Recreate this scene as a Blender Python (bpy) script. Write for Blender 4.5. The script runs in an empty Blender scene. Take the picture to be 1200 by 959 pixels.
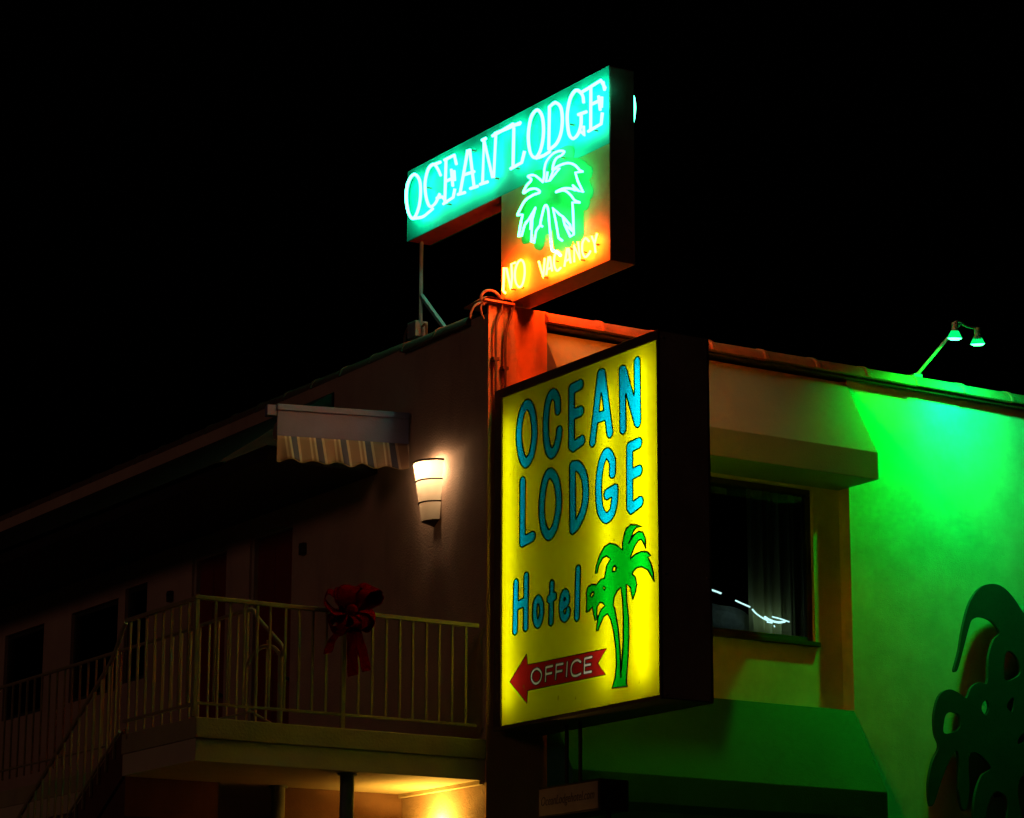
import bpy, bmesh, math, random
import numpy as np
from mathutils import Vector, Matrix
random.seed(7)
scene = bpy.context.scene
COL = scene.collection
ZG = 4.55            # height of the balcony floor above the street; everything below is written from that floor
R = math.radians

# ------------------------------------------------------------------ materials
def nodes(name):
    m = bpy.data.materials.new(name); m.use_nodes = True
    nt = m.node_tree
    for n in list(nt.nodes): nt.nodes.remove(n)
    out = nt.nodes.new('ShaderNodeOutputMaterial')
    return m, nt, out

def acrylic_specks(nt, L, tc, src, thr):
    """dead insects and drip marks behind the plastic"""
    v = nt.nodes.new('ShaderNodeTexNoise'); v.inputs['Scale'].default_value = 9.; v.inputs['Detail'].default_value = 5
    mp = nt.nodes.new('ShaderNodeMapping'); mp.inputs['Scale'].default_value = (1, 1.5, .8); mp.inputs['Location'].default_value = (5., 2.3, 8.8)
    L(tc.outputs['Object'], mp.inputs[0]); L(mp.outputs[0], v.inputs['Vector'])
    r = nt.nodes.new('ShaderNodeValToRGB'); r.color_ramp.elements[0].position = thr; r.color_ramp.elements[1].position = thr+.05
    r.color_ramp.elements[1].color = (.75, .75, .75, 1)
    L(v.outputs[0], r.inputs[0])
    mx = nt.nodes.new('ShaderNodeMix'); mx.data_type = 'RGBA'; mx.inputs[7].default_value = (.20, .10, .0, 1)
    L(r.outputs[0], mx.inputs[0]); L(src, mx.inputs[6]); return mx.outputs[2]

def paint(name, col, rough=.7, var=.18, scale=6., bump=.15, bscale=60., metal=0., dirt=None, spec=.3, streak=0.):
    """a painted / plastered surface: colour that varies in patches, fine bump, optional grime"""
    m, nt, out = nodes(name); L = nt.links.new
    b = nt.nodes.new('ShaderNodeBsdfPrincipled'); L(b.outputs[0], out.inputs[0])
    b.inputs['Roughness'].default_value = rough; b.inputs['Metallic'].default_value = metal
    b.inputs['Specular IOR Level'].default_value = spec
    tc = nt.nodes.new('ShaderNodeTexCoord')
    n1 = nt.nodes.new('ShaderNodeTexNoise'); n1.inputs['Scale'].default_value = scale; n1.inputs['Detail'].default_value = 6
    n1.inputs['Roughness'].default_value = .65
    L(tc.outputs['Object'], n1.inputs['Vector'])
    cr = nt.nodes.new('ShaderNodeValToRGB')
    d = tuple(c*(1-var) for c in col); l = tuple(min(1, c*(1+var*.6)) for c in col)
    cr.color_ramp.elements[0].position = .3; cr.color_ramp.elements[1].position = .7
    cr.color_ramp.elements[0].color = (*d, 1); cr.color_ramp.elements[1].color = (*l, 1)
    L(n1.outputs[0], cr.inputs[0])
    src = cr.outputs[0]
    if dirt:
        n2 = nt.nodes.new('ShaderNodeTexNoise'); n2.inputs['Scale'].default_value = scale*.8; n2.inputs['Detail'].default_value = 9
        n2.inputs['Roughness'].default_value = .75
        mp = nt.nodes.new('ShaderNodeMapping'); mp.inputs['Scale'].default_value = (1, 1, .25 if streak else 1)
        mp.inputs['Location'].default_value = (3.1, 7.7, 1.3)
        L(tc.outputs['Object'], mp.inputs[0]); L(mp.outputs[0], n2.inputs['Vector'])
        r2 = nt.nodes.new('ShaderNodeValToRGB')
        r2.color_ramp.elements[0].position = .54; r2.color_ramp.elements[1].position = .74
        L(n2.outputs[0], r2.inputs[0])
        mx = nt.nodes.new('ShaderNodeMix'); mx.data_type = 'RGBA'
        mx.inputs[7].default_value = (*dirt, 1)
        L(r2.outputs[0], mx.inputs[0]); L(src, mx.inputs[6]); src = mx.outputs[2]
    L(src, b.inputs['Base Color'])
    if bump:
        n3 = nt.nodes.new('ShaderNodeTexNoise'); n3.inputs['Scale'].default_value = bscale; n3.inputs['Detail'].default_value = 4
        L(tc.outputs['Object'], n3.inputs['Vector'])
        ad = nt.nodes.new('ShaderNodeMath'); ad.operation = 'MULTIPLY_ADD'; ad.inputs[1].default_value = 1.5
        L(n1.outputs[0], ad.inputs[0]); L(n3.outputs[0], ad.inputs[2])
        bp = nt.nodes.new('ShaderNodeBump'); bp.inputs['Strength'].default_value = bump; bp.inputs['Distance'].default_value = .02
        L(ad.outputs[0], bp.inputs['Height']); L(bp.outputs[0], b.inputs['Normal'])
    return m

def glow(name, col, strength):
    m, nt, out = nodes(name)
    e = nt.nodes.new('ShaderNodeEmission'); e.inputs[0].default_value = (*col, 1); e.inputs[1].default_value = strength
    nt.links.new(e.outputs[0], out.inputs[0]); return m

def acrylic(name, col, dirty=0., diffuse=.12):
    """translucent sign plastic, lit from the tubes behind it"""
    m, nt, out = nodes(name); L = nt.links.new
    t = nt.nodes.new('ShaderNodeBsdfTranslucent'); d = nt.nodes.new('ShaderNodeBsdfDiffuse')
    mx = nt.nodes.new('ShaderNodeMixShader'); mx.inputs[0].default_value = diffuse
    tc = nt.nodes.new('ShaderNodeTexCoord'); n = nt.nodes.new('ShaderNodeTexNoise')
    n.inputs['Scale'].default_value = 1.6; n.inputs['Detail'].default_value = 10; n.inputs['Roughness'].default_value = .7
    L(tc.outputs['Object'], n.inputs['Vector'])
    cr = nt.nodes.new('ShaderNodeValToRGB')
    cr.color_ramp.elements[0].position = .28; cr.color_ramp.elements[1].position = .5
    cr.color_ramp.elements[0].color = tuple(c*(1-dirty*f) for c, f in zip(col, (.45, .6, .8))) + (1,)
    cr.color_ramp.elements[1].color = (*col, 1)
    L(n.outputs[0], cr.inputs[0])
    src = acrylic_specks(nt, L, tc, cr.outputs[0], .70) if dirty > .12 else cr.outputs[0]
    L(src, t.inputs[0]); L(src, d.inputs[0])
    L(t.outputs[0], mx.inputs[1]); L(d.outputs[0], mx.inputs[2]); L(mx.outputs[0], out.inputs[0])
    return m

def glass_mat():
    m, nt, out = nodes('window_glass'); L = nt.links.new
    t = nt.nodes.new('ShaderNodeBsdfTransparent'); t.inputs[0].default_value = (.95, .96, .95, 1)
    g = nt.nodes.new('ShaderNodeBsdfGlossy'); g.inputs['Roughness'].default_value = .02
    f = nt.nodes.new('ShaderNodeFresnel'); f.inputs[0].default_value = 1.5
    mx = nt.nodes.new('ShaderNodeMixShader')
    L(f.outputs[0], mx.inputs[0]); L(t.outputs[0], mx.inputs[1]); L(g.outputs[0], mx.inputs[2]); L(mx.outputs[0], out.inputs[0])
    return m

def stripes_mat():
    """awning cloth: broad blue-grey stripes between thin cream and tan ones, along the cloth"""
    m, nt, out = nodes('striped_cloth'); L = nt.links.new
    b = nt.nodes.new('ShaderNodeBsdfPrincipled'); b.inputs['Roughness'].default_value = .9
    tr = nt.nodes.new('ShaderNodeBsdfTranslucent'); mx = nt.nodes.new('ShaderNodeMixShader'); mx.inputs[0].default_value = .25
    tc = nt.nodes.new('ShaderNodeTexCoord'); sp = nt.nodes.new('ShaderNodeSeparateXYZ'); L(tc.outputs['Object'], sp.inputs[0])
    k = nt.nodes.new('ShaderNodeMath'); k.operation = 'MULTIPLY'; k.inputs[1].default_value = 1/.235; L(sp.outputs[0], k.inputs[0])
    z = nt.nodes.new('ShaderNodeMath'); z.operation = 'MULTIPLY_ADD'; z.inputs[1].default_value = .55; L(sp.outputs[2], z.inputs[0]); L(k.outputs[0], z.inputs[2])
    fr = nt.nodes.new('ShaderNodeMath'); fr.operation = 'FRACT'; L(z.outputs[0], fr.inputs[0])
    cr = nt.nodes.new('ShaderNodeValToRGB'); cr.color_ramp.interpolation = 'CONSTANT'
    els = cr.color_ramp.elements
    seq = [(0, (.42, .30, .24)), (.3, (.75, .66, .55)), (.38, (.45, .33, .26)), (.48, (.78, .7, .6)), (.56, (.13, .15, .27)), (.8, (.7, .6, .5)), (.9, (.42, .30, .24))]
    els[0].position = 0; els[0].color = (*seq[0][1], 1); els[1].position = seq[1][0]; els[1].color = (*seq[1][1], 1)
    for p, c in seq[2:]:
        e = els.new(p); e.color = (*c, 1)
    L(fr.outputs[0], cr.inputs[0]); L(cr.outputs[0], b.inputs['Base Color']); L(cr.outputs[0], tr.inputs[0])
    L(b.outputs[0], mx.inputs[1]); L(tr.outputs[0], mx.inputs[2]); L(mx.outputs[0], out.inputs[0])
    return m

def cloth_translucent(name, col, f=.4):
    m, nt, out = nodes(name); L = nt.links.new
    t = nt.nodes.new('ShaderNodeBsdfTranslucent'); d = nt.nodes.new('ShaderNodeBsdfDiffuse')
    t.inputs[0].default_value = (*col, 1); d.inputs[0].default_value = (*col, 1)
    mx = nt.nodes.new('ShaderNodeMixShader'); mx.inputs[0].default_value = f
    L(d.outputs[0], mx.inputs[1]); L(t.outputs[0], mx.inputs[2]); L(mx.outputs[0], out.inputs[0]); return m

M = dict(
 shaded_tile=paint('shaded_coping_tile', (.13, .07, .055), .8, .25, 3., .4, 40),  # coping tile with the dimness of the side wall put into its colour
 stucco=paint('beige_stucco', (.52, .35, .28), .85, .14, 1.6, .35, 55, dirt=(.38, .25, .20), streak=1),
 white_stucco=paint('pale_stucco', (.68, .64, .56), .85, .2, 2.2, .38, 120, dirt=(.55, .51, .44), streak=1),
 pilaster=paint('peach_stucco', (.64, .33, .19), .8, .1, 2., .25, 60, dirt=(.52, .26, .16), streak=1),
 teal_hood=paint('teal_hood_paint', (.02, .15, .10), .8, .14, 1.5, .3, 60, dirt=(.02, .11, .08), streak=1),
 hood=paint('hood_plaster', (.27, .46, .38), .85, .1, 1.5, .3, 60, dirt=(.25, .35, .30), streak=1),
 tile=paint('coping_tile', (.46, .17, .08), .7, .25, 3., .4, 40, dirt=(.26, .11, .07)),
 mortar=paint('dark_mortar', (.11, .09, .08), .9, .3, 8),
 slab=paint('slab_paint', (.44, .36, .20), .8, .15, 2., .3, 40, dirt=(.33, .27, .2), streak=1),
 soffit=paint('soffit_paint', (.62, .50, .36), .8, .1, 2., .2, 40),
 brown=paint('brown_paint', (.13, .06, .035), .7, .15, 3),
 dark=paint('dark_paint', (.035, .03, .028), .55, .3, 5., .1, 90),
 eave=paint('eave_paint', (.025, .018, .016), .8, .2, 3.),
 end=paint('sign_end_paint', (.45, .34, .28), .6, .25, 3., .15, 90, dirt=(.28, .17, .12), streak=1),
 cab=paint('sign_cabinet_paint', (.12, .085, .07), .5, .3, 4., .1, 120, dirt=(.09, .06, .04)),
 teal_panel=paint('teal_enamel', (.012, .55, .46), .45, .12, 3., .12, 80, dirt=(.05, .30, .25), streak=1),
 palm_glow=paint('painted_green_glow', (.012, .40, .10), .45, .2, 4., .12, 80, dirt=(.01, .25, .06)),  # green glow of the palm tubes put into the colour
 warm_panel=paint('orange_enamel', (.52, .36, .09), .45, .15, 4., .12, 80, dirt=(.40, .22, .07), streak=1),
 cab_red=paint('cabinet_enamel', (.36, .12, .09), .5, .2, 4., .12, 80, dirt=(.2, .09, .07)),
 steel=paint('grey_steel', (.30, .36, .42), .45, .2, 6, .1, 90, metal=.2),
 rail=paint('cream_rail_paint', (.34, .27, .15), .45, .2, 9., .1, 120, dirt=(.35, .25, .15)),
 door=paint('red_brown_door', (.22, .035, .02), .5, .2, 3, .1, 50),
 frame=paint('door_frame_paint', (.42, .34, .28), .6, .15, 5),
 teal_metal=paint('teal_mural_paint', (.010, .058, .08), .6, .2, 3., .15, 40),
 column=paint('grey_green_column', (.12, .16, .16), .5, .2, 4),
 wframe=paint('window_frame_metal', (.05, .05, .045), .45, .2, 6),
 cable=paint('black_cable', (.16, .07, .05), .5, .2, 12),
 band=paint('bronze_band', (.05, .03, .02), .4, .2, 8, metal=.4),
 red=paint('red_ribbon', (.17, .001, .003), .95, .25, 14, .3, 60, spec=.0),
 panel=paint('awning_front', (.20, .22, .46), .6, .1, 4., .1, 60),
 stripes=stripes_mat(),
 curtain=cloth_translucent('curtain_cloth', (.75, .70, .34), .15),
 reflected_grey=paint('grey_reflection', (.42, .43, .38), .9, .35, 9., .5, 30),  # grey of the heap that imitates a reflection
 glass=glass_mat(),
 yellow=acrylic('yellow_acrylic', (.80, .755, .0), .16),
 blue=acrylic('blue_acrylic', (.0, .42, .58), 0., .0),
 green=acrylic('green_acrylic', (.0, .38, .006), 0., .0),
 redac=acrylic('red_acrylic', (.42, .012, .006), .3),
 white=acrylic('white_acrylic', (.95, .86, .68), 0., .0),
 ink=paint('black_outline', (.012, .012, .012), .5, .1, 8, 0),
 tube=glow('fluorescent_tube', (1, 1, .93), 16.5),
 tube_worn=glow('fluorescent_tube_worn', (1, 1, .93), 10.),
 tube_soft=glow('fluorescent_tube_dim', (1, 1, .93), 9.5),
 neon_cyan=glow('cyan_neon', (.055, 1., .52), 15.),
 neon_green=glow('green_neon', (.048, 1., .27), 16.),
 neon_amber=glow('amber_neon', (1., .07, .0042), 165.),
 neon_amber_far=glow('amber_neon_far', (1., .06, .002), 150.),
 neon_cyan_far=glow('cyan_neon_far', (.06, 1., .55), 8.),
 neon_green_far=glow('green_neon_far', (.03, 1., .17), 4.),
 bulb_glass=glow('green_bulb_glass', (.0, 1., .16), 1.3),
 flood=glow('green_flood_lens', (.04, 1., .2), 16.),
 bulb=glow('warm_bulb', (1., .64, .32), 330.),
 shade=acrylic('lamp_shade', (.52, .46, .38), .05, .2),
 streak=glow('reflection_glow', (.55, 1., 1.), 1.6),  # glow standing in for light reflected in the pane
 asphalt=paint('asphalt', (.05, .05, .052), .85, .3, .6, .4, 90),
 pave=paint('pavement_concrete', (.26, .25, .23), .85, .2, 1., .3, 60),
 black=paint('dark_interior', (.03, .026, .022), .9, .2, 3),
 sign_white=paint('faded_sign_board', (.40, .31, .26), .6, .2, 5, .1, 60),
 sign_ink=paint('faded_lettering', (.10, .07, .05), .6, .2, 9, 0),
 stair=paint('stair_paint', (.12, .045, .03), .8, .2, 3),
)

# ------------------------------------------------------------------ mesh building
def catmull(pts, closed=False, n=6):
    P = [Vector(p) for p in pts]; out = []; N = len(P)
    segs = N if closed else N-1
    for i in range(segs):
        if closed: a, b, c, d = P[(i-1) % N], P[i], P[(i+1) % N], P[(i+2) % N]
        else:
            b, c = P[i], P[i+1]; a = P[i-1] if i else b*2-c; d = P[i+2] if i+2 < N else c*2-b
        for k in range(n):
            t = k/n
            out.append(.5*((2*b)+(c-a)*t+(2*a-5*b+4*c-d)*t*t+(3*b-a-3*c+d)*t**3))
    if not closed: out.append(P[-1])
    return out

class MB:
    def __init__(s): s.v = []; s.f = []
    def add(s, vs, fs):
        o = len(s.v); s.v += [tuple(v) for v in vs]; s.f += [tuple(i+o for i in f) for f in fs]; return s
    def box(s, x0, x1, y0, y1, z0, z1):
        return s.add([(x0,y0,z0),(x1,y0,z0),(x1,y1,z0),(x0,y1,z0),(x0,y0,z1),(x1,y0,z1),(x1,y1,z1),(x0,y1,z1)],
                     [(0,3,2,1),(4,5,6,7),(0,1,5,4),(1,2,6,5),(2,3,7,6),(3,0,4,7)])
    def prism(s, pts, axis, a0, a1):
        """2-D outline swept along an axis; pts are the two other coordinates in xyz order"""
        n = len(pts)
        def put(p, a):
            q = list(p); q.insert(axis, a); return tuple(q)
        vs = [put(p, a0) for p in pts]+[put(p, a1) for p in pts]
        fs = [tuple(range(n-1, -1, -1)), tuple(range(n, 2*n))]+[(i, (i+1) % n, n+(i+1) % n, n+i) for i in range(n)]
        return s.add(vs, fs)
    def tube(s, pts, r, n=8, closed=False, caps=True):
        P = [Vector(p) for p in pts]; Q = [P[0]]
        for p in P[1:]:
            if (p-Q[-1]).length > 1e-5: Q.append(p)
        if closed and (Q[0]-Q[-1]).length < 1e-5: Q.pop()
        P = Q; N = len(P)
        if N < 2: return s
        T = []
        for i in range(N):
            a = P[(i-1) % N] if (closed or i) else P[i]; b = P[(i+1) % N] if (closed or i < N-1) else P[i]
            t = (b-a)
            T.append(t.normalized() if t.length > 1e-9 else Vector((0, 0, 1)))
        u = T[0].orthogonal().normalized(); vs = []; fs = []
        rr = r if callable(r) else (lambda t: r)
        for i in range(N):
            u = (u-T[i]*u.dot(T[i])).normalized(); w = T[i].cross(u); q = rr(i/max(1, N-1))
            for k in range(n):
                an = 2*math.pi*k/n; vs.append(P[i]+(u*math.cos(an)+w*math.sin(an))*q)
        for i in range(N if closed else N-1):
            j = (i+1) % N
            off = 0
            if closed and j == 0:
                best = min(range(n), key=lambda o: (vs[i*n]-vs[o]).length); off = best
            for k in range(n):
                fs.append((i*n+k, i*n+(k+1) % n, j*n+(k+1+off) % n, j*n+(k+off) % n))
        if caps and not closed:
            fs.append(tuple(range(n-1, -1, -1))); fs.append(tuple((N-1)*n+k for k in range(n)))
        return s.add(vs, fs)
    def cyl(s, a, b, r0, r1=None, n=16, caps=True):
        r1 = r0 if r1 is None else r1
        return s.tube([a, b], lambda t: r0+(r1-r0)*t, n, caps=caps)
    def sphere(s, c, r, n=10, sc=(1, 1, 1)):
        vs = []; fs = []
        for i in range(1, n):
            for k in range(2*n):
                a = math.pi*i/n; b = math.pi*k/n
                vs.append((c[0]+r*sc[0]*math.sin(a)*math.cos(b), c[1]+r*sc[1]*math.sin(a)*math.sin(b), c[2]+r*sc[2]*math.cos(a)))
        m = 2*n
        for i in range(n-2):
            for k in range(m): fs.append((i*m+k, (i+1)*m+k, (i+1)*m+(k+1) % m, i*m+(k+1) % m))
        t = len(vs); vs += [(c[0], c[1], c[2]+r*sc[2]), (c[0], c[1], c[2]-r*sc[2])]
        for k in range(m):
            fs.append((t, k, (k+1) % m)); fs.append((t+1, (n-2)*m+(k+1) % m, (n-2)*m+k))
        return s.add(vs, fs)
    def grid(s, fn, nu, nv):
        vs = [fn(i/nu, j/nv) for i in range(nu+1) for j in range(nv+1)]
        fs = [(i*(nv+1)+j, (i+1)*(nv+1)+j, (i+1)*(nv+1)+j+1, i*(nv+1)+j+1) for i in range(nu) for j in range(nv)]
        return s.add(vs, fs)
    def build(s, name, mat, parent=None, smooth=False, bevel=0., local=False, **props):
        me = bpy.data.meshes.new(name)
        off = Vector((0, 0, 0))
        if parent is not None and not local:
            p = parent
            while p is not None: off += p.location; p = p.parent
        me.from_pydata([tuple(Vector(v)-off) for v in s.v], [], s.f)
        bm = bmesh.new(); bm.from_mesh(me)
        bmesh.ops.recalc_face_normals(bm, faces=bm.faces)
        if bevel:
            ed = [e for e in bm.edges if len(e.link_faces) == 2 and e.calc_face_angle(0) > .5]
            bmesh.ops.bevel(bm, geom=ed, offset=bevel, segments=2, profile=.6, affect='EDGES', clamp_overlap=True)
        bm.to_mesh(me); bm.free()
        me.materials.append(mat)
        if smooth:
            for p in me.polygons: p.use_smooth = True
            try: me.set_sharp_from_angle(angle=R(40))
            except Exception: pass
        o = bpy.data.objects.new(name, me); COL.objects.link(o)
        if parent is not None: o.parent = parent
        for k, v in props.items(): o[k] = v
        return o

def thing(name, label, cat, loc=(0, 0, 0), rz=0., group=None):
    o = bpy.data.objects.new(name, None); COL.objects.link(o)
    o.empty_display_size = .2; o.location = loc; o.rotation_euler.z = rz
    o['label'] = label; o['category'] = cat; o['kind'] = 'thing'
    if group: o['group'] = group
    return o
def tag(o, label, cat, group=None):
    o['label'] = label; o['category'] = cat; o['kind'] = 'thing'
    if group: o['group'] = group
    return o

# ---- rounded glyphs: contours of the set of points within r of some strokes
def expand(st):
    return [[tuple(p) for p in (catmull([(*q, 0) for q in pts], bool(cl), 7) if sm else [Vector((*q, 0)) for q in (pts+[pts[0]] if cl else pts)])]+
            ([tuple(Vector((*pts[0], 0)))] if (sm and cl) else []) for sm, cl, pts in st]
def blob(strokes, r, res=.009):
    lines = [np.array([(p[0], p[1]) for p in l]) for l in expand(strokes)]
    al = np.vstack(lines); lo = al.min(0)-r-3*res; hi = al.max(0)+r+3*res
    nx = int((hi[0]-lo[0])/res)+2; ny = int((hi[1]-lo[1])/res)+2
    X, Y = np.meshgrid(lo[0]+np.arange(nx)*res, lo[1]+np.arange(ny)*res, indexing='ij')
    D = np.full(X.shape, 1e9)
    for l in lines:
        for a, b in zip(l[:-1], l[1:]):
            d = b-a; q = max(d@d, 1e-12); t = np.clip(((X-a[0])*d[0]+(Y-a[1])*d[1])/q, 0, 1)
            D = np.minimum(D, np.hypot(X-a[0]-t*d[0], Y-a[1]-t*d[1]))
    F = D-r
    nxt = {}
    def ept(k):
        (i, j), (p, q) = k; f0, f1 = F[i, j], F[p, q]; t = f0/(f0-f1)
        return (X[i, j]+t*(X[p, q]-X[i, j]), Y[i, j]+t*(Y[p, q]-Y[i, j]))
    def ek(a, b): return (a, b) if a < b else (b, a)
    for i in range(nx-1):
        for j in range(ny-1):
            c = [(i, j), (i+1, j), (i+1, j+1), (i, j+1)]; ins = [F[k] < 0 for k in c]
            if all(ins) or not any(ins): continue
            en = []; ex = []
            for k in range(4):
                if ins[k] and not ins[(k+1) % 4]: ex.append(ek(c[k], c[(k+1) % 4]))
                if not ins[k] and ins[(k+1) % 4]: en.append(ek(c[k], c[(k+1) % 4]))
            for a, b in zip(ex, en): nxt[a] = b
    loops = []
    while nxt:
        k0, k = next(iter(nxt.items())); lp = [k0]; nxt.pop(k0)
        while k != k0 and k in nxt:
            lp.append(k); k = nxt.pop(k)
        pts = [ept(k) for k in lp]
        keep = [pts[0]]
        for p in pts[1:]:
            if math.hypot(p[0]-keep[-1][0], p[1]-keep[-1][1]) > res*.45: keep.append(p)
        if len(keep) > 5: loops.append(keep)
    return loops

def fill(loops, place):
    """even-odd fill of closed outlines -> MB in 3-D through place(u, v)"""
    cu = bpy.data.curves.new('outline', 'CURVE'); cu.dimensions = '2D'; cu.fill_mode = 'BOTH'; cu.resolution_u = 1
    for lp in loops:
        sp = cu.splines.new('POLY'); sp.points.add(len(lp)-1); sp.use_cyclic_u = True
        for p, q in zip(sp.points, lp): p.co = (q[0], q[1], 0, 1)
    ob = bpy.data.objects.new('outline', cu); COL.objects.link(ob)
    dg = bpy.context.evaluated_depsgraph_get()
    me = bpy.data.meshes.new_from_object(ob.evaluated_get(dg))
    b = MB(); b.add([place(v.co.x, v.co.y) for v in me.vertices], [tuple(p.vertices) for p in me.polygons])
    bpy.data.objects.remove(ob); bpy.data.meshes.remove(me); bpy.data.curves.remove(cu)
    return b
# ---- outlines of letters, tubes and cut-outs, metres along the sign / wall and up from the balcony floor
LETTERS = [('O',0.047,[(1,1,[(0.553,2.875),(0.635,2.796),(0.675,2.602),(0.636,2.425),(0.539,2.345),(0.457,2.435),(0.418,2.629),(0.462,2.808)])]),('C',0.047,[(1,0,[(1.053,2.723),(1.041,2.823),(0.973,2.887),(0.901,2.835),(0.864,2.704),(0.86,2.555),(0.891,2.411),(0.954,2.351),(1.019,2.386),(1.06,2.458),(1.075,2.53)])]),('E',0.047,[(0,0,[(1.408,2.876),(1.272,2.866),(1.266,2.367),(1.296,2.348),(1.429,2.378)]),(0,0,[(1.267,2.632),(1.413,2.639)])]),('A',0.046,[(0,0,[(1.593,2.335),(1.714,2.902),(1.747,2.897),(1.855,2.362)]),(0,0,[(1.633,2.527),(1.808,2.531)])]),('N',0.046,[(0,0,[(2.05,2.357),(2.044,2.865),(2.063,2.857),(2.26,2.38),(2.269,2.372),(2.265,2.891)])]),('L',0.047,[(0,0,[(0.481,2.185),(0.479,1.644),(0.643,1.667)])]),('O',0.047,[(1,1,[(0.921,2.183),(1.027,2.092),(1.067,1.904),(1.018,1.72),(0.917,1.633),(0.823,1.719),(0.792,1.906),(0.835,2.104)])]),('D',0.047,[(0,0,[(1.281,2.176),(1.285,1.633)]),(1,0,[(1.281,2.176),(1.375,2.157),(1.459,2.059),(1.486,1.909),(1.452,1.77),(1.362,1.663),(1.285,1.626)])]),('G',0.047,[(1,0,[(1.89,2.008),(1.887,2.114),(1.811,2.194),(1.737,2.142),(1.692,2.017),(1.681,1.864),(1.709,1.715),(1.791,1.637),(1.883,1.674),(1.922,1.777),(1.927,1.859)]),(0,0,[(1.927,1.859),(1.808,1.839)])]),('E',0.047,[(0,0,[(2.28,2.191),(2.146,2.18),(2.142,1.674),(2.162,1.654),(2.293,1.689)]),(0,0,[(2.145,1.942),(2.282,1.956)])]),('H',0.04,[(0,0,[(0.377,1.291),(0.362,0.873)]),(0,0,[(0.543,1.326),(0.533,0.88)]),(0,0,[(0.378,1.087),(0.539,1.108)])]),('o',0.037,[(1,1,[(0.74,1.098),(0.783,1.053),(0.79,0.975),(0.768,0.907),(0.731,0.879),(0.69,0.918),(0.681,0.99),(0.694,1.069)])]),('t',0.037,[(0,0,[(0.955,1.199),(0.94,0.872)]),(0,0,[(0.91,1.073),(0.995,1.085)])]),('e',0.035,[(1,0,[(1.109,0.977),(1.156,0.988),(1.198,1.014),(1.194,1.07),(1.156,1.093),(1.116,1.058),(1.101,0.978),(1.113,0.906),(1.151,0.872),(1.197,0.891),(1.21,0.93)])]),('l',0.038,[(0,0,[(1.366,1.264),(1.343,0.857)])])]
PALM = [[(2.033,1.324),(2.033,1.381),(2.05,1.436),(2.084,1.493),(2.154,1.519),(2.242,1.504),(2.32,1.474),(2.242,1.485),(2.196,1.463),(2.162,1.412),(2.122,1.365),(2.192,1.422),(2.271,1.445),(2.329,1.426),(2.363,1.373),(2.369,1.282),(2.347,1.325),(2.309,1.369),(2.27,1.371),(2.21,1.33),(2.17,1.279),(2.146,1.232),(2.219,1.26),(2.307,1.269),(2.385,1.255),(2.442,1.212),(2.397,1.207),(2.441,1.147),(2.474,1.063),(2.485,0.989),(2.449,1.039),(2.392,1.104),(2.305,1.143),(2.237,1.144),(2.184,1.121),(2.172,1.1),(2.217,1.068),(2.237,1.009),(2.217,0.944),(2.179,0.89),(2.158,0.941),(2.143,0.994),(2.085,1.031),(2.087,0.897),(2.115,0.747),(2.117,0.578),(2.101,0.412),(2.075,0.202),(2.092,0.178),(1.868,0.188),(1.912,0.267),(1.933,0.377),(1.925,0.513),(1.896,0.652),(1.853,0.766),(1.804,0.822),(1.747,0.804),(1.696,0.745),(1.666,0.698),(1.639,0.696),(1.646,0.741),(1.667,0.818),(1.712,0.869),(1.768,0.895),(1.738,0.922),(1.688,0.932),(1.651,0.9),(1.646,0.792),(1.622,0.79),(1.596,0.851),(1.58,0.91),(1.529,0.883),(1.49,0.875),(1.494,0.969),(1.491,1.039),(1.509,1.088),(1.571,1.105),(1.648,1.09),(1.673,1.11),(1.714,1.127),(1.764,1.127),(1.777,1.169),(1.802,1.234),(1.856,1.277),(1.796,1.313),(1.735,1.302),(1.682,1.253),(1.653,1.188),(1.627,1.186),(1.639,1.248),(1.691,1.332),(1.763,1.394),(1.843,1.412),(1.934,1.388)],[(1.881,1.167),(1.888,1.198),(1.918,1.214),(1.941,1.19),(1.931,1.162)],[(1.546,1.005),(1.566,1.03),(1.603,1.038),(1.603,1.011),(1.576,0.994)],[(1.739,1.046),(1.754,1.062),(1.774,1.043),(1.765,1.026)],[(2.005,1.015),(1.949,0.992),(1.905,0.944),(1.892,0.878),(1.912,0.854),(1.962,0.677),(1.988,0.482),(1.997,0.259),(2.01,0.367),(2.034,0.555),(2.038,0.757),(2.028,0.906)]]
ARROW = [(0.278,0.43),(0.552,0.642),(0.569,0.545),(1.789,0.53),(1.657,0.422),(1.769,0.315),(0.57,0.321),(0.557,0.209)]
OFFICE = [('O',0.013,[(1,1,[(0.717,0.492),(0.786,0.448),(0.773,0.389),(0.7,0.365),(0.635,0.405),(0.639,0.466)])]),('F',0.013,[(0,0,[(0.965,0.487),(0.86,0.486),(0.852,0.37)]),(0,0,[(0.856,0.428),(0.95,0.428)])]),('F',0.013,[(0,0,[(1.125,0.485),(1.022,0.487),(1.011,0.368)]),(0,0,[(1.017,0.428),(1.112,0.428)])]),('I',0.013,[(0,0,[(1.194,0.488),(1.181,0.373)])]),('C',0.013,[(1,0,[(1.399,0.467),(1.347,0.488),(1.281,0.474),(1.252,0.426),(1.268,0.374),(1.326,0.358),(1.398,0.367)])]),('E',0.013,[(0,0,[(1.567,0.488),(1.459,0.486),(1.452,0.367),(1.562,0.366)]),(0,0,[(1.456,0.428),(1.548,0.428)])])]
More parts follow.
